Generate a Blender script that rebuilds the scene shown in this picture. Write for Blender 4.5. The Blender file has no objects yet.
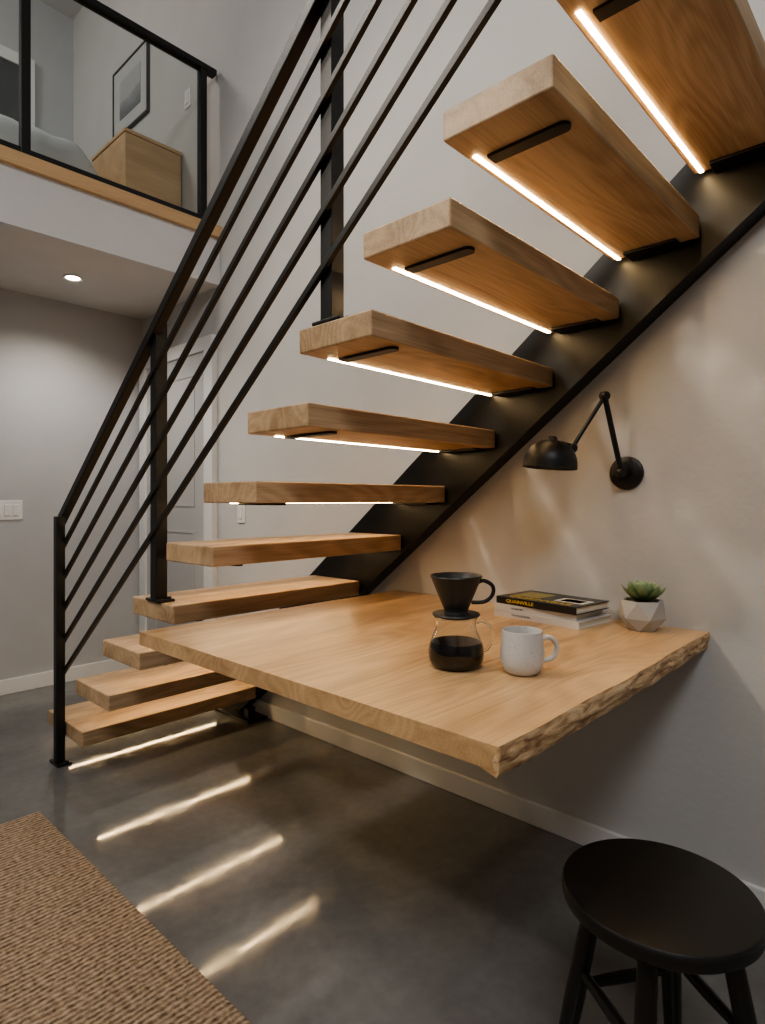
import bpy, math, random
from mathutils import Vector, Matrix, noise
random.seed(4)
scene = bpy.context.scene
COL = scene.collection
WO = {}

# ------------------------------------------------------------ helpers
def link(o, origin, parent=None):
    origin = Vector(origin)
    COL.objects.link(o)
    if parent is not None:
        o.parent = parent
        o.location = origin - WO[parent.name]
    else:
        o.location = origin
    WO[o.name] = origin

def empty(name, origin, label=None, cat=None, parent=None):
    o = bpy.data.objects.new(name, None)
    o.empty_display_size = 0.1
    link(o, origin, parent)
    tag(o, label, cat)
    return o

def tag(o, label=None, cat=None, kind=None, group=None):
    if label: o["label"] = label
    if cat: o["category"] = cat
    if kind: o["kind"] = kind
    if group: o["group"] = group
    return o

def mesh(name, verts, faces, mat, parent=None, bevel=0.0, bseg=2, smooth=None, origin=None, subsurf=0):
    vs = [Vector(v) for v in verts]
    if origin is None:
        mn = Vector([min(v[i] for v in vs) for i in range(3)])
        mx = Vector([max(v[i] for v in vs) for i in range(3)])
        origin = Vector(((mn.x+mx.x)/2, (mn.y+mx.y)/2, mn.z))
    origin = Vector(origin)
    me = bpy.data.meshes.new(name)
    me.from_pydata([v-origin for v in vs], [], faces)
    import bmesh
    bm = bmesh.new(); bm.from_mesh(me)
    bmesh.ops.recalc_face_normals(bm, faces=bm.faces)
    bm.to_mesh(me); bm.free()
    if mat: me.materials.append(mat)
    if smooth is not None:
        for p in me.polygons: p.use_smooth = True
        me.set_sharp_from_angle(angle=math.radians(smooth))
    o = bpy.data.objects.new(name, me)
    link(o, origin, parent)
    if bevel > 0:
        m = o.modifiers.new("bevel", 'BEVEL'); m.width = bevel; m.segments = bseg
        m.limit_method = 'ANGLE'; m.angle_limit = math.radians(40)
    if subsurf:
        m = o.modifiers.new("sub", 'SUBSURF'); m.levels = subsurf; m.render_levels = subsurf
    return o

def boxdata(x0,x1,y0,y1,z0,z1):
    v=[(x0,y0,z0),(x1,y0,z0),(x1,y1,z0),(x0,y1,z0),(x0,y0,z1),(x1,y0,z1),(x1,y1,z1),(x0,y1,z1)]
    f=[(0,3,2,1),(4,5,6,7),(0,1,5,4),(1,2,6,5),(2,3,7,6),(3,0,4,7)]
    return v,f

def box(name,x0,x1,y0,y1,z0,z1,mat,parent=None,bevel=0.0,bseg=2):
    v,f=boxdata(x0,x1,y0,y1,z0,z1)
    return mesh(name,v,f,mat,parent,bevel,bseg)

def multi(name, parts, mat, parent=None, bevel=0, smooth=None, bseg=2):
    V=[];F=[]
    for v,f in parts:
        n=len(V); V+=list(v); F+=[tuple(i+n for i in q) for q in f]
    return mesh(name,V,F,mat,parent,bevel,bseg,smooth)

def prism_x(poly, x0, x1):
    n=len(poly)
    v=[(x0,y,z) for y,z in poly]+[(x1,y,z) for y,z in poly]
    f=[tuple(range(n)), tuple(range(2*n-1,n-1,-1))]
    for i in range(n):
        j=(i+1)%n; f.append((i,j,j+n,i+n))
    return v,f

def lathe(profile, c, segs=48, axis=None, closed=True):
    ax = Vector(axis or (0,0,1)).normalized()
    q = Vector((0,0,1)).rotation_difference(ax)
    c = Vector(c)
    V=[];F=[];rings=[]
    for r,t in profile:
        if r < 1e-6:
            rings.append([len(V)]); V.append(c+q@Vector((0,0,t)))
        else:
            ids=[]
            for k in range(segs):
                a=2*math.pi*k/segs
                ids.append(len(V)); V.append(c+q@Vector((r*math.cos(a),r*math.sin(a),t)))
            rings.append(ids)
    for a,b in zip(rings[:-1],rings[1:]):
        if len(a)==1 and len(b)==1: continue
        for k in range(segs):
            k2=(k+1)%segs
            if len(a)==1: F.append((a[0],b[k],b[k2]))
            elif len(b)==1: F.append((a[k],b[0],a[k2]))
            else: F.append((a[k],b[k],b[k2],a[k2]))
    return V,F

def smooth_path(pts, n=8):
    P=[Vector(p) for p in pts]
    out=[]
    for i in range(len(P)-1):
        p0=P[max(i-1,0)];p1=P[i];p2=P[i+1];p3=P[min(i+2,len(P)-1)]
        for k in range(n):
            t=k/n
            out.append(0.5*((2*p1)+(-p0+p2)*t+(2*p0-5*p1+4*p2-p3)*t*t+(-p0+3*p1-3*p2+p3)*t**3))
    out.append(P[-1])
    return out

def tube(pts, radii, segs=12, flat=1.0):
    P=[Vector(p) for p in pts]
    if not isinstance(radii,(list,tuple)): radii=[radii]*len(P)
    V=[];F=[]
    t0=(P[1]-P[0]).normalized()
    up=Vector((0,0,1)) if abs(t0.z)<0.9 else Vector((1,0,0))
    nrm=(up-t0*up.dot(t0)).normalized()
    for i,p in enumerate(P):
        if i==0: t=t0
        elif i==len(P)-1: t=(P[i]-P[i-1]).normalized()
        else: t=((P[i+1]-P[i]).normalized()+(P[i]-P[i-1]).normalized()).normalized()
        nrm=(nrm-t*nrm.dot(t)).normalized()
        b=t.cross(nrm)
        for k in range(segs):
            a=2*math.pi*k/segs
            V.append(p+(nrm*math.cos(a)+b*math.sin(a)*flat)*radii[i])
    for i in range(len(P)-1):
        for k in range(segs):
            k2=(k+1)%segs
            F.append((i*segs+k,i*segs+k2,(i+1)*segs+k2,(i+1)*segs+k))
    F.append(tuple(range(segs))[::-1]); F.append(tuple(range((len(P)-1)*segs,len(P)*segs)))
    return V,F

# ------------------------------------------------------------ materials
def newmat(name):
    m=bpy.data.materials.new(name); m.use_nodes=True
    nt=m.node_tree; b=nt.nodes["Principled BSDF"]
    return m,nt,b
def N(nt,t,**kw):
    n=nt.nodes.new(t)
    for k,v in kw.items(): setattr(n,k,v)
    return n
def ramp(nt, stops):
    r=N(nt,"ShaderNodeValToRGB"); e=r.color_ramp.elements
    while len(e)<len(stops): e.new(0.5)
    for i,(p,c) in enumerate(stops):
        e[i].position=p; e[i].color=(c[0],c[1],c[2],1) if isinstance(c,(tuple,list)) else (c,c,c,1)
    return r
def simple(name,col,rough=0.5,metal=0,bump=0,bscale=200,spec=None,var=0.0,coat=0):
    m,nt,b=newmat(name)
    b.inputs["Roughness"].default_value=rough; b.inputs["Metallic"].default_value=metal
    if spec is not None: b.inputs["Specular IOR Level"].default_value=spec
    if coat: b.inputs["Coat Weight"].default_value=coat
    tc=N(nt,"ShaderNodeTexCoord")
    nz=N(nt,"ShaderNodeTexNoise"); nz.inputs["Scale"].default_value=4; nz.inputs["Detail"].default_value=4
    nt.links.new(tc.outputs["Object"],nz.inputs["Vector"])
    v=max(var,0.03)
    r=ramp(nt,[(0.3,tuple(c*(1-v) for c in col)),(0.7,tuple(min(1,c*(1+v)) for c in col))])
    nt.links.new(nz.outputs["Fac"],r.inputs["Fac"]); nt.links.new(r.outputs["Color"],b.inputs["Base Color"])
    if bump:
        n2=N(nt,"ShaderNodeTexNoise"); n2.inputs["Scale"].default_value=bscale; n2.inputs["Detail"].default_value=3
        nt.links.new(tc.outputs["Object"],n2.inputs["Vector"])
        bp=N(nt,"ShaderNodeBump"); bp.inputs["Strength"].default_value=bump; bp.inputs["Distance"].default_value=0.002
        nt.links.new(n2.outputs["Fac"],bp.inputs["Height"]); nt.links.new(bp.outputs["Normal"],b.inputs["Normal"])
    return m

def wood(name, dark, light, rough=0.42, axis='X', rings=1.0):
    m,nt,b=newmat(name)
    L=nt.links.new
    tc=N(nt,"ShaderNodeTexCoord"); oi=N(nt,"ShaderNodeObjectInfo")
    ml=N(nt,"ShaderNodeMath",operation='MULTIPLY'); ml.inputs[1].default_value=13.0
    L(oi.outputs["Random"],ml.inputs[0])
    ad=N(nt,"ShaderNodeVectorMath",operation='ADD'); L(tc.outputs["Object"],ad.inputs[0]); L(ml.outputs[0],ad.inputs[1])
    def mapped(a,c):
        mp=N(nt,"ShaderNodeMapping")
        s={'X':(a,c,c),'Y':(c,a,c),'Z':(c,c,a)}[axis]
        mp.inputs["Scale"].default_value=s; L(ad.outputs[0],mp.inputs["Vector"]); return mp
    def noise_(a,c,sc,det,dist=0.0):
        mp=mapped(a,c); n=N(nt,"ShaderNodeTexNoise"); n.inputs["Scale"].default_value=sc; n.inputs["Detail"].default_value=det; n.inputs["Distortion"].default_value=dist
        L(mp.outputs[0],n.inputs["Vector"]); return n
    n1=noise_(0.9,7,1.2,4,0.4)
    n2=noise_(4,170,1.5,4)
    n3=noise_(0.9,5,1.0,1.5,0.3)
    mu=N(nt,"ShaderNodeMath",operation='MULTIPLY'); mu.inputs[1].default_value=120.0; L(n3.outputs["Fac"],mu.inputs[0])
    sn=N(nt,"ShaderNodeMath",operation='SINE'); L(mu.outputs[0],sn.inputs[0])
    s2=N(nt,"ShaderNodeMath",operation='MULTIPLY_ADD'); s2.inputs[1].default_value=0.07*rings; s2.inputs[2].default_value=0.0; L(sn.outputs[0],s2.inputs[0])
    a1=N(nt,"ShaderNodeMath",operation='ADD'); L(s2.outputs[0],a1.inputs[0]); L(n1.outputs["Fac"],a1.inputs[1])
    a2=N(nt,"ShaderNodeMath",operation='MULTIPLY_ADD'); a2.inputs[1].default_value=0.55; L(n2.outputs["Fac"],a2.inputs[0]); L(a1.outputs[0],a2.inputs[2])
    r=ramp(nt,[(0.49,dark),(1.0,light)])
    L(a2.outputs[0],r.inputs["Fac"]); L(r.outputs["Color"],b.inputs["Base Color"])
    b.inputs["Roughness"].default_value=rough
    bp=N(nt,"ShaderNodeBump"); bp.inputs["Strength"].default_value=0.1; bp.inputs["Distance"].default_value=0.001
    L(n2.outputs["Fac"],bp.inputs["Height"]); L(bp.outputs["Normal"],b.inputs["Normal"])
    return m

def emis(name,col,s):
    m,nt,b=newmat(name)
    b.inputs["Base Color"].default_value=(*col,1)
    b.inputs["Emission Color"].default_value=(*col,1); b.inputs["Emission Strength"].default_value=s
    return m

M_wall=simple("wall_paint",(0.54,0.530,0.512),0.75,bump=0.45,bscale=50)
M_wall2=simple("wall_paint_back",(0.48,0.482,0.485),0.75,bump=0.3,bscale=70)
M_ceil=simple("ceiling_paint",(0.68,0.675,0.67),0.8,bump=0.15,bscale=60)
M_trim=simple("trim_paint",(0.76,0.755,0.74),0.4)
M_door=simple("door_paint",(0.52,0.515,0.505),0.5)
M_black=simple("black_powder_coat",(0.009,0.009,0.009),0.42,0.0,bump=0.1,bscale=500)
M_steel=simple("black_steel",(0.008,0.0078,0.0075),0.42,0.0,var=0.25,bump=0.05)
M_oak=wood("oak_tread",(0.30,0.185,0.095),(0.61,0.425,0.255),0.45,rings=1.0)
M_table=wood("oak_table",(0.42,0.245,0.115),(0.71,0.47,0.25),0.30,rings=1.0)
M_oak_y=wood("oak_light",(0.48,0.30,0.15),(0.68,0.46,0.25),0.5,axis='X',rings=0.3)
M_led=emis("led_warm",(1.0,0.71,0.37),33)

# concrete floor
m,nt,b=newmat("polished_concrete"); L=nt.links.new
tc=N(nt,"ShaderNodeTexCoord")
n1=N(nt,"ShaderNodeTexNoise"); n1.inputs["Scale"].default_value=1.8; n1.inputs["Detail"].default_value=8; n1.inputs["Roughness"].default_value=0.6; n1.inputs["Distortion"].default_value=0.4
n2=N(nt,"ShaderNodeTexNoise"); n2.inputs["Scale"].default_value=30; n2.inputs["Detail"].default_value=6
n4=N(nt,"ShaderNodeTexNoise"); n4.inputs["Scale"].default_value=9; n4.inputs["Detail"].default_value=9; n4.inputs["Roughness"].default_value=0.7
for q_ in (n1,n2,n4): L(tc.outputs["Object"],q_.inputs["Vector"])
r1=ramp(nt,[(0.33,(0.130,0.129,0.126)),(0.52,(0.170,0.168,0.164)),(0.70,(0.225,0.222,0.216))]); L(n1.outputs["Fac"],r1.inputs["Fac"])
r2=ramp(nt,[(0.35,0.93),(0.7,1.05)]); L(n2.outputs["Fac"],r2.inputs["Fac"])
mx=N(nt,"ShaderNodeMix",data_type='RGBA',blend_type='MULTIPLY'); mx.inputs[0].default_value=1
L(r1.outputs["Color"],mx.inputs[6]); L(r2.outputs["Color"],mx.inputs[7])
vo=N(nt,"ShaderNodeTexVoronoi"); vo.inputs["Scale"].default_value=60; L(tc.outputs["Object"],vo.inputs["Vector"])
rv=ramp(nt,[(0.04,0.25),(0.10,0.0)]); L(vo.outputs["Distance"],rv.inputs["Fac"])
mx2=N(nt,"ShaderNodeMix",data_type='RGBA'); L(rv.outputs["Color"],mx2.inputs[0]); L(mx.outputs[2],mx2.inputs[6]); mx2.inputs[7].default_value=(0.30,0.29,0.28,1)
L(mx2.outputs[2],b.inputs["Base Color"])
rr=ramp(nt,[(0.35,0.04),(0.5,0.075),(0.68,0.14)]); L(n4.outputs["Fac"],rr.inputs["Fac"]); L(rr.outputs["Color"],b.inputs["Roughness"])
b.inputs["Specular IOR Level"].default_value=0.7
bp=N(nt,"ShaderNodeBump"); bp.inputs["Strength"].default_value=0.05; bp.inputs["Distance"].default_value=0.001; L(n2.outputs["Fac"],bp.inputs["Height"]); L(bp.outputs["Normal"],b.inputs["Normal"])
M_floor=m

# jute rug
m,nt,b=newmat("jute_weave"); L=nt.links.new
tc=N(nt,"ShaderNodeTexCoord")
nd=N(nt,"ShaderNodeTexNoise"); nd.inputs["Scale"].default_value=14; nd.inputs["Detail"].default_value=4; L(tc.outputs["Object"],nd.inputs["Vector"])
sc=N(nt,"ShaderNodeVectorMath",operation='MULTIPLY_ADD'); sc.inputs[1].default_value=(0.03,0.014,0); L(nd.outputs["Color"],sc.inputs[0]); L(tc.outputs["Object"],sc.inputs[2])
wa=N(nt,"ShaderNodeTexWave",bands_direction='Y'); wa.inputs["Scale"].default_value=20; wa.inputs["Distortion"].default_value=1.2; wa.inputs["Detail"].default_value=3; wa.inputs["Detail Scale"].default_value=4
L(sc.outputs[0],wa.inputs["Vector"])
mpb=N(nt,"ShaderNodeMapping"); mpb.inputs["Scale"].default_value=(70,80,1); L(sc.outputs[0],mpb.inputs["Vector"])
wb=N(nt,"ShaderNodeTexNoise"); wb.inputs["Scale"].default_value=1.0; wb.inputs["Detail"].default_value=4; L(mpb.outputs[0],wb.inputs["Vector"])
mm=N(nt,"ShaderNodeMath",operation='MULTIPLY_ADD'); mm.inputs[1].default_value=3.0; L(wb.outputs["Fac"],mm.inputs[0]); L(wa.outputs["Fac"],mm.inputs[2])
dv=N(nt,"ShaderNodeMath",operation='DIVIDE'); dv.inputs[1].default_value=3.8; L(mm.outputs[0],dv.inputs[0])
rj=ramp(nt,[(0.27,(0.090,0.061,0.040)),(0.5,(0.265,0.192,0.128)),(0.72,(0.45,0.345,0.245))]); L(dv.outputs[0],rj.inputs["Fac"]); L(rj.outputs["Color"],b.inputs["Base Color"])
b.inputs["Roughness"].default_value=0.95; b.inputs["Specular IOR Level"].default_value=0.15
bp=N(nt,"ShaderNodeBump"); bp.inputs["Strength"].default_value=0.9; bp.inputs["Distance"].default_value=0.008; L(dv.outputs[0],bp.inputs["Height"]); L(bp.outputs["Normal"],b.inputs["Normal"])
M_rug=m

# live edge
m,nt,b=newmat("live_edge_bark"); L=nt.links.new
tc=N(nt,"ShaderNodeTexCoord"); mp=N(nt,"ShaderNodeMapping"); mp.inputs["Scale"].default_value=(5,22,22); L(tc.outputs["Object"],mp.inputs["Vector"])
n1=N(nt,"ShaderNodeTexNoise"); n1.inputs["Scale"].default_value=3; n1.inputs["Detail"].default_value=7; n1.inputs["Distortion"].default_value=1.0; L(mp.outputs[0],n1.inputs["Vector"])
r1=ramp(nt,[(0.26,(0.15,0.075,0.035)),(0.40,(0.42,0.25,0.13)),(0.54,(0.62,0.42,0.23)),(0.72,(0.76,0.56,0.35))]); L(n1.outputs["Fac"],r1.inputs["Fac"]); L(r1.outputs["Color"],b.inputs["Base Color"])
b.inputs["Roughness"].default_value=0.65
bp=N(nt,"ShaderNodeBump"); bp.inputs["Strength"].default_value=0.7; bp.inputs["Distance"].default_value=0.005; L(n1.outputs["Fac"],bp.inputs["Height"]); L(bp.outputs["Normal"],b.inputs["Normal"])
M_bark=m

def glassmat(name,tint=(1,1,1),rough=0.0):
    m,nt,b=newmat(name)
    b.inputs["Base Color"].default_value=(*tint,1); b.inputs["Transmission Weight"].default_value=1
    b.inputs["Roughness"].default_value=rough; b.inputs["IOR"].default_value=1.45
    return m
M_glass=glassmat("clear_glass",(0.97,0.98,0.97))
m,nt,b=newmat("railing_glass"); L=nt.links.new
out=nt.nodes["Material Output"]
tr=N(nt,"ShaderNodeBsdfTransparent"); tr.inputs[0].default_value=(0.93,0.95,0.945,1)
gl=N(nt,"ShaderNodeBsdfGlossy"); gl.inputs["Roughness"].default_value=0.02
fr=N(nt,"ShaderNodeFresnel"); fr.inputs[0].default_value=1.35
ms=N(nt,"ShaderNodeMixShader"); L(fr.outputs[0],ms.inputs[0]); L(tr.outputs[0],ms.inputs[1]); L(gl.outputs[0],ms.inputs[2]); L(ms.outputs[0],out.inputs["Surface"])
M_rglass=m
M_coffee=simple("black_coffee",(0.008,0.003,0.002),0.08)
M_ceramic_black=simple("matte_black_ceramic",(0.016,0.015,0.015),0.45)
m,nt,b=newmat("speckled_stoneware"); L=nt.links.new
tc=N(nt,"ShaderNodeTexCoord"); vo=N(nt,"ShaderNodeTexNoise"); vo.inputs["Scale"].default_value=300; vo.inputs["Detail"].default_value=2; L(tc.outputs["Object"],vo.inputs["Vector"])
r1=ramp(nt,[(0.28,(0.32,0.31,0.30)),(0.36,(0.58,0.57,0.555))]); L(vo.outputs["Fac"],r1.inputs["Fac"]); L(r1.outputs["Color"],b.inputs["Base Color"]); b.inputs["Roughness"].default_value=0.4
M_stone=m
M_pot=simple("cast_concrete_pot",(0.42,0.405,0.38),0.8,bump=0.2,bscale=150,var=0.08)
M_soil=simple("potting_soil",(0.03,0.02,0.012),0.95,bump=1,bscale=200)
m,nt,b=newmat("succulent_green"); L=nt.links.new
tc=N(nt,"ShaderNodeTexCoord"); sx=N(nt,"ShaderNodeSeparateXYZ"); L(tc.outputs["Generated"],sx.inputs[0])
r1=ramp(nt,[(0.0,(0.06,0.10,0.045)),(0.6,(0.19,0.28,0.13)),(1.0,(0.36,0.46,0.27))]); L(sx.outputs[2],r1.inputs["Fac"]); L(r1.outputs["Color"],b.inputs["Base Color"]); b.inputs["Roughness"].default_value=0.5
M_succ=m
M_paper=simple("book_pages",(0.66,0.62,0.54),0.85,bump=0.3,bscale=400)
M_cover_white=simple("white_cover",(0.66,0.64,0.61),0.45)
M_cover_dark=simple("black_cover",(0.015,0.015,0.017),0.3)
M_yellow=simple("yellow_ink",(0.80,0.56,0.07),0.4)
M_whiteink=simple("white_ink",(0.75,0.73,0.66),0.4)
M_ink=simple("grey_ink",(0.12,0.12,0.12),0.5)
M_plate=simple("white_plastic",(0.74,0.73,0.71),0.35)
M_fabric=simple("grey_linen",(0.58,0.59,0.60),0.9,bump=0.3,bscale=60,var=0.06)
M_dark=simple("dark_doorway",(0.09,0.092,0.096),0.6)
M_seat=simple("black_stained_wood",(0.009,0.0085,0.008),0.42,bump=0.06,bscale=60)
M_bulb=emis("warm_bulb",(1.0,0.72,0.42),5)
M_down=emis("downlight_lens",(1.0,0.86,0.68),25)

# ------------------------------------------------------------ room shell
XW=1.937; H=1.14; CZ=5.1; XL=-3.2; YB=-3.0; YM=5.3; YK=4.07; YS=3.10; ZS=2.38; ZF=2.70
def S(o): o["kind"]="structure"; return o
S(box("floor",XL-.1,XW+.1,YB-.1,YM+.1,-0.1,0,M_floor))
S(box("wall_right",XW,XW+.1,YB,YM+.1,0,CZ,M_wall))
S(box("wall_back",XL,XW,YK,YK+.1,0,ZS,M_wall2))
S(box("wall_upper",XL,XW,YM,YM+.1,ZF,CZ,M_wall2))
S(box("wall_left",XL-.1,XL,YB,YM+.1,0,CZ,M_wall))
S(box("wall_front",XL,XW,YB-.1,YB,0,CZ,M_wall))
S(box("ceiling",XL-.1,XW+.1,YB-.1,YM+.1,CZ,CZ+.1,M_ceil))
S(box("ceiling",XL,XW,YS,YM,ZS,ZF-0.03,M_ceil))
S(box("floor",XL,XW,YS,YM,ZF-0.03,ZF,M_oak_y))
S(box("trim_1",XL,XW,YS-0.025,YS,ZF-0.055,ZF+0.012,M_oak_y,bevel=0.003))
BH=0.078
S(box("baseboard_right",XW-0.016,XW,YB,3.13,0,BH,M_trim,bevel=0.003))
S(box("baseboard_back",XL,XW,YK-0.016,YK,0,BH+0.01,M_trim,bevel=0.003))
S(box("door_1",XW-0.022,XW-0.001,3.22,3.96,0.005,2.02,M_door,bevel=0.002))
S(multi("trim_2",[boxdata(XW-0.035,XW,3.13,3.22,0,2.10),boxdata(XW-0.035,XW,3.96,4.045,0,2.10),boxdata(XW-0.035,XW,3.22,3.96,2.02,2.10)],M_trim,bevel=0.002))
for (z0,z1) in ((0.2,0.95),(1.1,1.9)):
    S(multi("trim_3",[boxdata(XW-0.026,XW-0.02,3.34,3.352,z0,z1),boxdata(XW-0.026,XW-0.02,3.828,3.84,z0,z1),boxdata(XW-0.026,XW-0.02,3.352,3.828,z0,z0+.012),boxdata(XW-0.026,XW-0.02,3.352,3.828,z1-.012,z1)],M_door))
S(box("doorway_shade_panel",0.45,1.55,YM-0.012,YM-0.001,ZF,4.50,M_dark))  # flat panel in place of an opening, its shade put into the dark colour
S(multi("trim_4",[boxdata(0.36,0.45,YM-0.03,YM,ZF,4.59),boxdata(1.55,1.64,YM-0.03,YM,ZF,4.59),boxdata(0.45,1.55,YM-0.03,YM,4.50,4.59)],M_trim,bevel=0.002))

# ------------------------------------------------------------ staircase
TY=[3.04,2.715,2.44,2.18,1.93,1.695,1.46,1.23,0.998,0.766,0.534]
TZ=[0.175,0.383,0.592,0.79,0.998,1.193,1.388,1.577,1.757,1.936,2.117]
TDS=[0.40,0.33,0.315,0.30,0.29,0.278,0.266,0.26,0.252,0.246,0.24]
TH=0.062; XT0=1.0; XT1=1.864
st=empty("staircase",(1.45,2.0,0),"floating oak staircase with black wall stringer and warm under-tread lighting","staircase")
for i,(y,z,TD) in enumerate(zip(TY,TZ,TDS)):
    x0=XT0; x1=XT1-(0.008 if i>=8 else 0)
    t=box("tread",x0,x1,y-TD,y,z-TH,z,M_oak,st,bevel=0.004)
    zb=z-TH
    box("led_strip",x0+0.085,x1-0.005,y-0.025,y-0.015,zb-0.0025,zb+0.0005,M_led,t)
    w=0.016; xc=x0+0.115; ya=y-0.042; yb=y-TD+0.04
    poly=[(xc-w,ya),(xc+w,ya)]
    for k in range(9):
        a=-math.pi*k/8
        poly.append((xc+w*math.cos(a),yb+w*math.sin(a)))
    n=len(poly)
    V=[(px,py,zb-0.007) for px,py in poly]+[(px,py,zb+0.001) for px,py in poly]
    F=[tuple(range(n)),tuple(range(2*n-1,n-1,-1))]+[(k,(k+1)%n,(k+1)%n+n,k+n) for k in range(n)]
    mesh("steel_strap",V,F,M_black,t)
    multi("tread_bracket",[boxdata(x1-0.05,1.876,y-TD+0.05,y-0.05,zb-0.009,zb-0.0005)],M_black,t,bevel=0.002)
up=lambda y: 1.193+0.012+(1.695-y)*0.793
lo=lambda y: up(y)-0.335
yT=-0.6; y0l=1.695+(1.205-0.335)/0.793
poly=[(yT,up(yT)),(2.99,up(2.99)),(2.99,0.012),(y0l,0.012),(yT,lo(yT))]
s=multi("stringer",[prism_x(poly,1.874,1.884),
   prism_x([(yT,up(yT)),(2.99,up(2.99)),(2.99,up(2.99)-0.012),(yT,up(yT)-0.012)],1.884,1.934),
   prism_x([(yT,lo(yT)+0.012),(y0l,0.024),(y0l,0.012),(yT,lo(yT))],1.860,1.934)],M_steel,st)
multi("stringer_foot",[boxdata(1.80,1.92,2.62,3.02,0,0.012),boxdata(1.83,1.874,2.66,2.70,0.012,0.06)],M_black,st,bevel=0.002)

# ------------------------------------------------------------ stair railing
rl=empty("stair_railing",(1.0,2.83,0),"black steel stair railing with square posts and slim sloped rails","railing")
HR=lambda y: 1.078+0.775*(2.857-y)
def rail(y0,y1,off,hh,x0,x1,name,bev):
    f=lambda y: HR(y)-off
    p=[(y0,f(y0)),(y1,f(y1)),(y1,f(y1)-hh),(y0,f(y0)-hh)]
    v,fc=prism_x(p,x0,x1)
    return mesh(name,v,fc,M_black,rl,bevel=bev)
rail(2.90,0.0,0,0.042,0.980,1.014,"handrail",0.003)
for k in range(1,6):
    rail(2.84,0.0,0.005+0.138*k,0.022,0.989,1.003,"rail",0.0015)
def post(xc,yc,zb,w,pl=True,top=-0.03):
    h=w/2
    p=box("post",xc-h,xc+h,yc-h,yc+h,zb,HR(yc)+top,M_black,rl,bevel=0.002)
    if not pl: return
    multi("base_plate",[boxdata(xc-0.025,xc+0.035,yc-0.05,yc+0.05,zb,zb+0.010)],M_black,p,bevel=0.003)
    for sy in (-0.036,0.036):
        v,f=lathe([(0,0.018),(0.006,0.018),(0.007,0.010),(0.007,0.009)],(xc+0.02,yc+sy,zb),12)
        mesh("bolt",v,f,M_black,p,smooth=40)
post(0.976,2.83,0.0,0.036)
post(1.016,2.012,TZ[3],0.042,top=0.02)
post(1.026,1.132,TZ[7],0.042,top=0.03)
post(1.026,0.30,HR(0.30)-0.90,0.040,pl=False)

# ------------------------------------------------------------ mezzanine railing
mr=empty("balcony_railing",(1.0,YS,ZF),"black metal balcony railing with clear glass panels","railing")
yr=YS+0.03
box("top_rail",-2.2,1.92,yr-0.025,yr+0.025,3.590,3.62,M_black,mr,bevel=0.001)
box("bottom_rail",-2.2,1.86,yr-0.018,yr+0.018,ZF+0.03,ZF+0.055,M_black,mr,bevel=0.002)
px=[-0.93,0.0,0.93,1.84]
for x in px: box("post",x-0.02,x+0.02,yr-0.02,yr+0.02,ZF,3.59,M_black,mr,bevel=0.002)
for a,b_ in zip(px[:-1],px[1:]): box("glass_panel",a+0.02,b_-0.02,yr-0.004,yr+0.004,ZF+0.055,3.59,M_rglass,mr)

# ------------------------------------------------------------ upstairs furniture
ds=empty("nightstand",(1.75,3.76,ZF),"plain light oak low chest standing by the upstairs wall","nightstand")
box("body",1.571,1.925,3.52,3.99,ZF,3.285,M_oak_y,ds,bevel=0.004)
box("top",1.566,1.93,3.515,3.995,3.287,3.308,M_oak_y,ds,bevel=0.003)
tb=empty("storage_box",(1.80,3.72,3.308),"small dark box on a tray on the oak chest","box")
box("tray",1.74,1.87,3.64,3.80,3.308,3.320,M_black,tb,bevel=0.003)
box("box_body",1.77,1.84,3.68,3.76,3.320,3.358,M_black,tb,bevel=0.006)
bed=empty("bed",(0.7,4.3,ZF),"upholstered bed with grey rumpled linen bedding","bed")
box("bed_frame",0.0,1.46,3.75,5.1,ZF,ZF+0.28,M_oak_y,bed,bevel=0.01)
box("mattress",0.02,1.44,3.77,5.08,ZF+0.28,ZF+0.46,M_plate,bed,bevel=0.04,bseg=4)
V=[];F=[];nx,ny=48,36
for j in range(ny+1):
    for i in range(nx+1):
        x=-0.03+1.55*i/nx; y=3.70+1.39*j/ny
        e=min(i,nx-i)/nx*2; e2=min(j,ny-j)/ny*2
        edge=min(1,(e*7))*min(1,(e2*6)); edge=edge**0.4 if edge>0 else 0
        z=ZF+0.26+0.28*edge+0.025*noise.noise(Vector((x*4,y*4,0)))+0.018*noise.noise(Vector((x*12,y*12,3)))
        V.append((x,y,z))
for j in range(ny):
    for i in range(nx):
        a=j*(nx+1)+i; F.append((a,a+1,a+nx+2,a+nx+1))
dv_=mesh("duvet",V,F,M_fabric,bed,smooth=80)
sm=dv_.modifiers.new("sol",'SOLIDIFY'); sm.thickness=0.02
pf=empty("framed_picture",(XW-0.02,4.23,3.74),"thin black framed landscape print on the upstairs wall","picture")
y0,y1,z0,z1=3.96,4.50,3.76,4.25; fw=0.011
M_frame=simple("dark_frame",(0.05,0.05,0.05),0.5)
multi("frame",[boxdata(XW-0.022,XW-0.001,y0,y1,z0,z0+fw),boxdata(XW-0.022,XW-0.001,y0,y1,z1-fw,z1),boxdata(XW-0.022,XW-0.001,y0,y0+fw,z0+fw,z1-fw),boxdata(XW-0.022,XW-0.001,y1-fw,y1,z0+fw,z1-fw)],M_frame,pf)
box("mat_board",XW-0.014,XW-0.001,y0+fw,y1-fw,z0+fw,z1-fw,simple("mat_board_paper",(0.5,0.5,0.49),0.8),pf)
mp_,nt,b=newmat("landscape_print"); L=nt.links.new
tc=N(nt,"ShaderNodeTexCoord"); sx=N(nt,"ShaderNodeSeparateXYZ"); L(tc.outputs["Generated"],sx.inputs[0])
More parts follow.
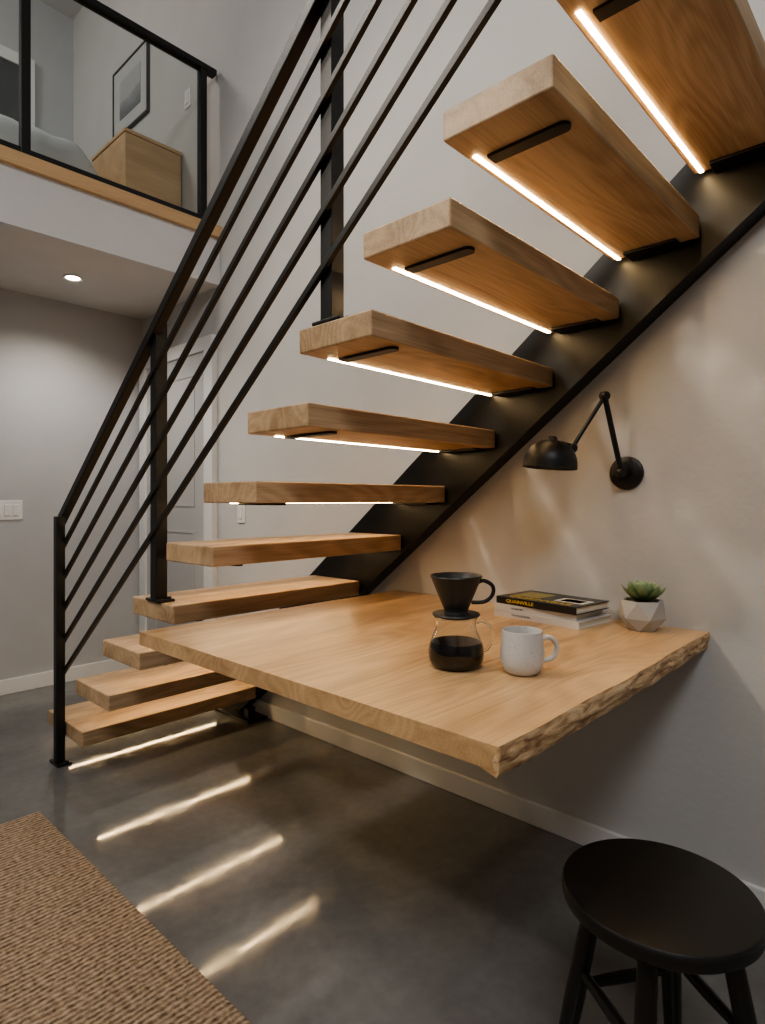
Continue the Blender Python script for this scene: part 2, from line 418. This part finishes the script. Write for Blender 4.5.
nn=N(nt,"ShaderNodeTexNoise"); nn.inputs["Scale"].default_value=3; nn.inputs["Detail"].default_value=5; L(tc.outputs["Generated"],nn.inputs["Vector"])
ma=N(nt,"ShaderNodeMath",operation='MULTIPLY_ADD'); ma.inputs[1].default_value=0.4; L(nn.outputs["Fac"],ma.inputs[0]); L(sx.outputs[2],ma.inputs[2])
r1=ramp(nt,[(0.3,(0.16,0.17,0.18)),(0.6,(0.28,0.29,0.30)),(0.68,(0.4,0.4,0.4))]); L(ma.outputs[0],r1.inputs["Fac"]); L(r1.outputs["Color"],b.inputs["Base Color"])
box("print",XW-0.017,XW-0.014,y0+.11,y1-.11,z0+.11,z1-.11,mp_,pf)

def switch(yc,zc,n,wall,label="white light switch plate"):
    w=0.035+0.023*(n-1)
    if wall=='R':
        o=empty("light_switch",(XW,yc,zc-0.057),label,"light switch")
        box("switch_plate",XW-0.006,XW,yc-w,yc+w,zc-0.057,zc+0.057,M_plate,o,bevel=0.002)
        for k in range(n):
            c=yc+(k-(n-1)/2)*0.046
            box("rocker",XW-0.010,XW-0.005,c-0.016,c+0.016,zc-0.033,zc+0.033,M_plate,o,bevel=0.002)
    else:
        xc=yc
        o=empty("light_switch",(xc,YK,zc-0.057),label,"light switch")
        box("switch_plate",xc-w,xc+w,YK-0.006,YK,zc-0.057,zc+0.057,M_plate,o,bevel=0.002)
        for k in range(n):
            c=xc+(k-(n-1)/2)*0.046
            box("rocker",c-0.016,c+0.016,YK-0.010,YK-0.005,zc-0.033,zc+0.033,M_plate,o,bevel=0.002)
switch(2.88,1.07,1,'R',"single white light switch beside the white door")
switch(1.115,1.08,3,'B',"triple white rocker switch plate on the grey wall")
switch(3.46,3.62,1,'R',"small white switch on the upstairs wall")

dl=empty("recessed_downlight",(1.305,3.58,ZS-0.006),"lit round white recessed ceiling downlight","ceiling light")
v,f=lathe([(0.036,0.0),(0.048,-0.004),(0.05,0.006),(0.036,0.006),(0.036,0.0)],(1.305,3.58,ZS-0.006),40); mesh("trim_ring",v,f,M_plate,dl,smooth=40)
v,f=lathe([(0.0,0.0),(0.036,0.0),(0.036,0.004),(0,0.004)],(1.305,3.58,ZS-0.005),40); mesh("lens",v,f,M_down,dl)

# ------------------------------------------------------------ table
tbx0,tbx1,tby1,tz1,tth=0.812,XW-0.001,1.725,0.758,0.038
tab=empty("wall_mounted_table",(1.4,1.1,tz1-tth),"floating oak slab desk with rough live edge against the wall","table")
def yt(x): return 0.513+0.008*noise.noise(Vector((x*3.1,0.4,0)))+0.003*noise.noise(Vector((x*9,2,0)))
def yb_(x): return yt(x)+0.006+0.006*noise.noise(Vector((x*5.1,5.4,0)))+0.003*noise.noise(Vector((x*14,7,0)))
nX=130; xs=[tbx0+(tbx1-tbx0)*i/nX for i in range(nX+1)]
lth=0.050
V=[];F=[]
for x in xs:
    V+=[(x,yt(x),tz1),(x,tby1,tz1),(x,tby1,tz1-tth),(x,yb_(x)+0.03,tz1-tth-0.002),(x,yb_(x),tz1-lth+0.001)]
for i in range(nX):
    a=5*i;c=a+5
    for k in range(5):
        k2=(k+1)%5
        F.append((a+k,a+k2,c+k2,c+k))
F.append((0,1,2,3,4)); F.append((5*nX+4,5*nX+3,5*nX+2,5*nX+1,5*nX))
mesh("tabletop",V,F,M_table,tab)
V=[];F=[];nP=12
for x in xs:
    for k in range(nP+1):
        t=k/nP; ss=math.sin(math.pi*t)
        y=yt(x)*(1-t)+yb_(x)*t - 0.005*ss + (0.006*noise.noise(Vector((x*9,t*3,1)))+0.003*noise.noise(Vector((x*30,t*6,4))))*(ss**0.6)
        V.append((x-(0.0005 if x==xs[0] else 0),y-0.0008,tz1+0.0005-(lth+0.0006)*t))
n1_=nP+1
for i in range(nX):
    for k in range(nP):
        a=i*n1_+k; F.append((a,a+1,a+n1_+1,a+n1_))
base=len(V)
for x in xs: V.append((x-(0.0005 if x==xs[0] else 0),yb_(x)+0.006,tz1-lth*0.5))
for i in range(nX):
    F.append((i*n1_,i*n1_+n1_,base+i+1,base+i)); F.append((i*n1_+nP,base+i,base+i+1,i*n1_+n1_+nP))
for k in range(nP):
    F.append((k,k+1,base)); F.append((nX*n1_+k,nX*n1_+k+1,base+nX))
o=mesh("live_edge",V,F,M_bark,tab,smooth=50); tag(o,"rough tan bark live edge")

# ------------------------------------------------------------ coffee carafe + dripper
T=tz1
cx,cy=1.142,0.837
ca=empty("coffee_carafe",(cx,cy,T),"round glass coffee server half filled with black coffee","coffee carafe")
out=[(0,0.0),(0.048,0.0),(0.056,0.004),(0.0625,0.018),(0.064,0.034),(0.061,0.052),(0.054,0.070),(0.048,0.084),(0.045,0.094),(0.046,0.104),(0.049,0.112)]
inn=[(r-0.0022 if r>0 else 0, z+0.0022 if z<0.01 else z) for r,z in out][::-1]
v,f=lathe(out+inn,(cx,cy,T),64); mesh("glass_body",v,f,M_glass,ca,smooth=60)
cof=[(0,0.0018),(0.0465,0.0018),(0.0545,0.006),(0.0608,0.0185),(0.0622,0.034),(0.0592,0.052),(0.0572,0.058),(0,0.058)]
v,f=lathe(cof,(cx,cy,T),64); mesh("coffee",v,f,M_coffee,ca,smooth=50)
R=Vector((0.683,-0.730,0))
c=Vector((cx,cy,T))
pts=smooth_path([c+R*0.047+Vector((0,0,.100)),c+R*0.062+Vector((0,0,.104)),c+R*0.082+Vector((0,0,.088)),c+R*0.083+Vector((0,0,.060)),c+R*0.072+Vector((0,0,.040)),c+R*0.064+Vector((0,0,.036))])
v,f=tube(pts,0.0042,12); mesh("handle",v,f,M_glass,ca,smooth=60)
dp=empty("pour_over_dripper",(cx,cy,T+0.112),"matte black ceramic pour-over cone sitting on the glass server","coffee dripper")
z0=T+0.1125
prof=[(0.012,0.000),(0.040,0.000),(0.040,0.004),(0.053,0.004),(0.055,0.007),(0.053,0.010),(0.029,0.011),(0.027,0.016),(0.030,0.024),(0.043,0.055),(0.057,0.090),(0.060,0.094),(0.0585,0.097),(0.054,0.094),(0.036,0.055),(0.018,0.020),(0.012,0.016),(0.012,0.0)]
v,f=lathe(prof,(cx,cy,z0),64); mesh("cone",v,f,M_ceramic_black,dp,smooth=50)
c=Vector((cx,cy,z0))
pts=smooth_path([c+R*0.046+Vector((0,0,.078)),c+R*0.064+Vector((0,0,.084)),c+R*0.084+Vector((0,0,.072)),c+R*0.084+Vector((0,0,.052)),c+R*0.066+Vector((0,0,.036)),c+R*0.036+Vector((0,0,.034))])
v,f=tube(pts,0.0045,12,flat=1.5); mesh("handle",v,f,M_ceramic_black,dp,smooth=60)

mx_,my_=1.196,0.697
mg=empty("mug",(mx_,my_,T),"speckled off-white stoneware mug beside the coffee server","mug")
prof=[(0,0.0),(0.030,0.0),(0.034,0.003),(0.042,0.010),(0.0468,0.026),(0.048,0.046),(0.0455,0.072),(0.0440,0.092),(0.0436,0.095),(0.0418,0.0955),(0.0405,0.093),(0.042,0.070),(0.0438,0.046),(0.042,0.026),(0.036,0.010),(0,0.007)]
v,f=lathe(prof,(mx_,my_,T),64); mesh("mug_body",v,f,M_stone,mg,smooth=60)
c=Vector((mx_,my_,T)); Rh=Vector((0.75,-0.66,0)).normalized()
pts=smooth_path([c+Rh*0.043+Vector((0,0,.074)),c+Rh*0.060+Vector((0,0,.078)),c+Rh*0.076+Vector((0,0,.066)),c+Rh*0.078+Vector((0,0,.048)),c+Rh*0.068+Vector((0,0,.032)),c+Rh*0.045+Vector((0,0,.026))])
v,f=tube(pts,0.0052,12,flat=1.5); mesh("handle",v,f,M_stone,mg,smooth=60)

# books
def xf(cx,cy,ang,pts):
    ca_,sa=math.cos(ang),math.sin(ang)
    return [(cx+x*ca_-y*sa, cy+x*sa+y*ca_, z) for x,y,z in pts]
def textmesh(name,body,size,p,xdir,zdir,mat,parent,align='CENTER',sx=1.0,bold=0.0):
    cu=bpy.data.curves.new(name,'FONT'); cu.body=body; cu.size=size; cu.extrude=0.0003; cu.offset=bold
    cu.align_x=align; cu.align_y='CENTER'
    tmp=bpy.data.objects.new("tmp_text",cu); COL.objects.link(tmp)
    bpy.context.view_layer.update()
    me=bpy.data.meshes.new_from_object(tmp.evaluated_get(bpy.context.evaluated_depsgraph_get()))
    bpy.data.objects.remove(tmp); bpy.data.curves.remove(cu)
    ydir=zdir.cross(xdir)
    M=Matrix((xdir*sx,ydir,zdir)).transposed().to_4x4()
    me.transform(M); me.name=name
    me.materials.clear(); me.materials.append(mat)
    o=bpy.data.objects.new(name,me); link(o,p,parent); return o
def book(cx,cy,ang,w,l,z0,h,cover,label,art=None,spine=None,spmat=None,tsize=0.82,off=0,sx=1.0,bold=0.0):
    e=empty("book",(cx,cy,z0),label,"book"); e["group"]="books stacked on the oak desk"
    V=[];F=[]
    ct=0.0022
    for bx in (boxdata(-w/2,w/2,-l/2,l/2,z0,z0+ct),boxdata(-w/2,w/2,-l/2,l/2,z0+h-ct,z0+h),boxdata(-w/2,-w/2+ct,-l/2,l/2,z0+ct,z0+h-ct)):
        n=len(V); V+=bx[0]; F+=[tuple(i+n for i in q) for q in bx[1]]
    mesh("cover",xf(cx,cy,ang,V),F,cover,e)
    v,f=boxdata(-w/2+ct,w/2-0.004,-l/2+0.004,l/2-0.004,z0+ct,z0+h-ct)
    mesh("pages",xf(cx,cy,ang,v),f,M_paper,e)
    if art:
        for (ax0,ax1,ay0,ay1,mt) in art:
            v,f=boxdata(ax0,ax1,ay0,ay1,z0+h,z0+h+0.0006); mesh("cover_art",xf(cx,cy,ang,v),f,mt,e)
    if spine:
        xdir=Vector((math.sin(ang),-math.cos(ang),0)); zdir=Vector((-math.cos(ang),-math.sin(ang),0))
        p=Vector(xf(cx,cy,ang,[(-w/2-0.0004,off,z0+h/2)])[0])
        textmesh("spine_title",spine,h*tsize,p,xdir,zdir,spmat,e,sx=sx,bold=bold)
    return e
ang=math.radians(-5)
book(1.822,0.953,ang,0.200,0.310,T,0.020,M_cover_white,"thick white paperback at the bottom of the stack",spine="THE HOUSE BOOK",spmat=M_ink,tsize=0.42,off=0.05)
book(1.818,0.962,ang+0.05,0.184,0.290,T+0.020,0.022,M_cover_white,"white hardback in the middle of the stack",spine="INTERIORS",spmat=M_ink,tsize=0.4,off=0.06)
e=book(1.814,0.950,ang-0.03,0.188,0.298,T+0.042,0.023,M_cover_dark,"black cover with yellow lettering on top of the stack",
     art=[(-0.034,0.034,-0.132,-0.03,M_whiteink),(-0.024,0.024,-0.117,-0.045,M_yellow),(-0.04,0.06,0.02,0.12,simple("olive_art",(0.30,0.26,0.09),0.4))],spine="QUAINVILLE",spmat=M_yellow,tsize=0.62,off=0.055,sx=1.35,bold=0.0002)
a2=ang-0.03
textmesh("cover_title","QUAINVILLE",0.040,Vector(xf(1.814,0.950,a2,[(-0.064,0.0,T+0.0653)])[0]),Vector((math.sin(a2),-math.cos(a2),0)),Vector((0,0,1)),M_yellow,e,sx=1.05)

# succulent
px_,py_=1.838,0.672
sp=empty("potted_succulent",(px_,py_,T),"green rosette succulent in a faceted grey concrete pot","potted plant")
V=[];F=[]
lv=[(0.040,0.0,0.0),(0.067,0.038,0.5),(0.060,0.088,0.0),(0.053,0.088,0.0),(0.050,0.070,0.0)]
n=6
for r,z,ph in lv:
    for k in range(n):
        a=2*math.pi*(k+ph)/n+0.15
        V.append((px_+r*math.cos(a),py_+r*math.sin(a),T+z))
F.append(tuple(range(n))[::-1])
for k in range(n):
    k2=(k+1)%n
    F.append((k,k2,6+k)); F.append((k2,6+k2,6+k))
    F.append((6+k,6+k2,12+k2)); F.append((6+k,12+k2,12+k))
    F.append((12+k,12+k2,18+k2,18+k)); F.append((18+k,18+k2,24+k2,24+k))
F.append(tuple(range(24,30)))
mesh("pot",V,F,M_pot,sp,bevel=0.001)
v,f=lathe([(0,0.0),(0.044,0.0),(0.042,0.008),(0,0.012)],(px_,py_,T+0.0705),6); mesh("soil",v,f,M_soil,sp)
V=[];F=[]
def leaf(base,dirv,upv,Ln,W,Tk):
    d=dirv.normalized(); s=d.cross(upv).normalized(); u=s.cross(d)
    prof=[(0,0.45),(0.25,0.85),(0.5,1.0),(0.7,0.88),(0.86,0.5),(1.0,0.02)]
    st_=len(V); m=8
    for t,w in prof:
        for k in range(m):
            a=2*math.pi*k/m
            V.append(base+d*Ln*t+u*(0.18*Ln*t*t)+s*math.cos(a)*W*w+u*math.sin(a)*Tk*w)
    for i in range(len(prof)-1):
        for k in range(m):
            k2=(k+1)%m; F.append((st_+i*m+k,st_+i*m+k2,st_+(i+1)*m+k2,st_+(i+1)*m+k))
    F.append(tuple(st_+k for k in range(m))); F.append(tuple(st_+(len(prof)-1)*m+k for k in range(m)))
for k in range(32):
    a=k*2.39996; t=k/31
    el=math.radians(84-56*t)
    d=Vector((math.cos(a)*math.cos(el),math.sin(a)*math.cos(el),math.sin(el)))
    b0=Vector((px_+math.cos(a)*0.015*t,py_+math.sin(a)*0.015*t,T+0.092-0.007*t))
    leaf(b0,d,Vector((0,0,1)) if el<1.3 else Vector((math.cos(a),math.sin(a),0))*-1,0.048+0.020*t,0.0150+0.002*t,0.0045)
mesh("leaves",V,F,M_succ,sp,smooth=60)

# ------------------------------------------------------------ wall sconce
ws=empty("wall_lamp",(XW,0.755,1.225),"black swing-arm wall lamp with metal dome shade","wall lamp")
B=Vector((XW,0.755,1.225))
v,f=lathe([(0,0.024),(0.018,0.024),(0.022,0.016),(0.046,0.014),(0.052,0.010),(0.053,0.0),(0,0.0)],B,40,axis=(-1,0,0)); mesh("wall_plate",v,f,M_black,ws,smooth=40)
hub=B+Vector((-0.045,0,0)); J=Vector((1.838,0.785,1.460)); Sx=Vector((1.752,0.850,1.298))
v,f=tube([B+Vector((-0.02,0,0)),hub+Vector((-0.006,0,0))],0.011,16); mesh("swivel",v,f,M_black,ws,smooth=40)
v,f=tube([hub,J],[0.0085,0.0085],14); mesh("arm",v,f,M_black,ws,smooth=40)
v,f=tube([J+Vector((0.004,-0.003,0.006)),Sx],[0.0065,0.0065],14); mesh("arm",v,f,M_black,ws,smooth=40)
for p,r,w in ((J,0.014,0.013),(hub,0.015,0.012),(Sx,0.014,0.013)):
    ax=(J-B).cross(Sx-J).normalized()
    v,f=lathe([(0,-w),(r*0.8,-w),(r,-w*0.7),(r,w*0.7),(r*0.8,w),(0,w)],p,24,axis=ax); mesh("joint_knob",v,f,M_black,ws,smooth=40)
axis=Vector((0.05,-0.06,1)).normalized()
top=Vector((1.706,0.892,1.322))
v,f=tube([Sx,Sx.lerp(top,0.5)+Vector((0,0,-0.006)),top+Vector((0.0,0,-0.020))],[0.013,0.015,0.018],20); mesh("socket",v,f,M_black,ws,smooth=40)
oD=[];iD=[]
for k in range(0,13):
    a=math.pi/2*k/12
    oD.append((0.080*math.sin(a)**0.95 if k else 0.0, -0.072+0.074*math.cos(a)))
for k in range(12,-1,-1):
    a=math.pi/2*k/12
    iD.append((0.0775*math.sin(a)**0.95 if k else 0.0, -0.072+0.071*math.cos(a)))
dome=[(0.0,0.012),(0.012,0.011),(0.015,0.006),(0.017,-0.001)]+oD[3:]+[(0.081,-0.086),(0.0785,-0.086)]+iD
v,f=lathe(dome,top,56,axis=axis); mesh("lamp_shade",v,f,M_black,ws,smooth=50)
v,f=lathe([(0,-0.003),(0.012,-0.006),(0.014,-0.018),(0.024,-0.036),(0.022,-0.050),(0.010,-0.058),(0,-0.060)],top,28,axis=axis); mesh("light_bulb",v,f,M_bulb,ws,smooth=60)

# ------------------------------------------------------------ stool
sx_,sy_,sh=1.112,0.378,0.46
so=empty("stool",(sx_,sy_,0),"black round wooden stool with splayed legs and rungs","stool")
v,f=lathe([(0,sh-0.036),(0.130,sh-0.036),(0.153,sh-0.033),(0.161,sh-0.026),(0.1635,sh-0.014),(0.1625,sh-0.005),(0.1595,sh-0.001),(0.156,sh),(0.09,sh),(0,sh)],(sx_,sy_,0),72); mesh("seat",v,f,M_seat,so,smooth=35)
legs=[]
for k in range(4):
    a=math.radians(10+90*k)
    d=Vector((math.cos(a),math.sin(a),0))
    p0=Vector((sx_,sy_,sh-0.036))+d*0.105; p1=Vector((sx_,sy_,0))+d*0.185
    legs.append((p0,p1))
    pts=[p0.lerp(p1,t) for t in (0,0.15,0.5,0.8,1)]
    v,f=tube(pts,[0.015,0.0165,0.0185,0.016,0.013],18); mesh("leg",v,f,M_seat,so,smooth=50)
for k in range(4):
    t=0.36 if k%2 else 0.44
    a=legs[k][0].lerp(legs[k][1],t+0.02); c_=legs[(k+1)%4][0].lerp(legs[(k+1)%4][1],t+0.02)
    v,f=tube([a,a.lerp(c_,0.5),c_],[0.008,0.011,0.008],14); mesh("rung",v,f,M_seat,so,smooth=50)

# ------------------------------------------------------------ rug
o=box("rug",-1.4,0.77,-1.2,2.425,0.0,0.012,M_rug,bevel=0.004)
tag(o,"natural brown woven jute rug on polished concrete","rug")

# ------------------------------------------------------------ lights
def area(name,loc,target,size,power,col,sizey=None):
    l=bpy.data.lights.new(name,'AREA'); l.energy=power; l.color=col; l.size=size
    if sizey: l.shape='RECTANGLE'; l.size_y=sizey
    o=bpy.data.objects.new(name,l); COL.objects.link(o); o.location=loc
    o.rotation_euler=(Vector(target)-Vector(loc)).to_track_quat('-Z','Y').to_euler()
    return o
def spot(name,loc,target,power,col,ang,blend,rad):
    l=bpy.data.lights.new(name,'SPOT'); l.energy=power; l.color=col; l.spot_size=math.radians(ang); l.spot_blend=blend; l.shadow_soft_size=rad
    o=bpy.data.objects.new(name,l); COL.objects.link(o); o.location=loc
    o.rotation_euler=(Vector(target)-Vector(loc)).to_track_quat('-Z','Y').to_euler()
    return o
area("rear_fill",(-1.6,-1.4,4.9),(0.4,1.2,0.9),1.4,96,(0.95,0.97,1.0))  # added fill behind the camera, lifts the general room light
area("bedroom_fill",(-0.2,4.4,5.0),(0.8,4.4,2.7),0.6,20,(1.0,0.95,0.89))  # added fill out of view, brightens the upstairs room
# added spots without a fixture; the lower, flatter one lets light pass between the open treads on to the wall and floor
spot("tread_gap_spot",(-1.9,2.7,3.9),(1.9,0.9,0.9),150,(1.0,0.90,0.76),62,0.6,0.10)
spot("tread_gap_spot",(-0.7,2.9,4.9),(1.5,1.1,1.2),160,(1.0,0.92,0.82),80,0.8,0.28)
spot("downlight_spot",(1.305,3.58,ZS-0.02),(1.305,3.58,0),26,(1,0.93,0.84),140,0.8,0.035)
w=bpy.data.worlds.new("world"); scene.world=w; w.use_nodes=True
w.node_tree.nodes["Background"].inputs[0].default_value=(0.5,0.55,0.6,1); w.node_tree.nodes["Background"].inputs[1].default_value=0.1

# ------------------------------------------------------------ camera
cam=bpy.data.cameras.new("camera"); co=bpy.data.objects.new("camera",cam); COL.objects.link(co)
cam.sensor_fit='VERTICAL'; cam.sensor_height=36; cam.lens=611/1024*36; cam.shift_y=-12/1024; cam.clip_start=0.02
co.location=(0,0,H); co.rotation_euler=(math.radians(90),0,math.radians(-46.9))
scene.camera=co
scene.view_settings.view_transform='AgX'
scene.view_settings.look='AgX - Medium High Contrast'
scene.view_settings.exposure=0.35
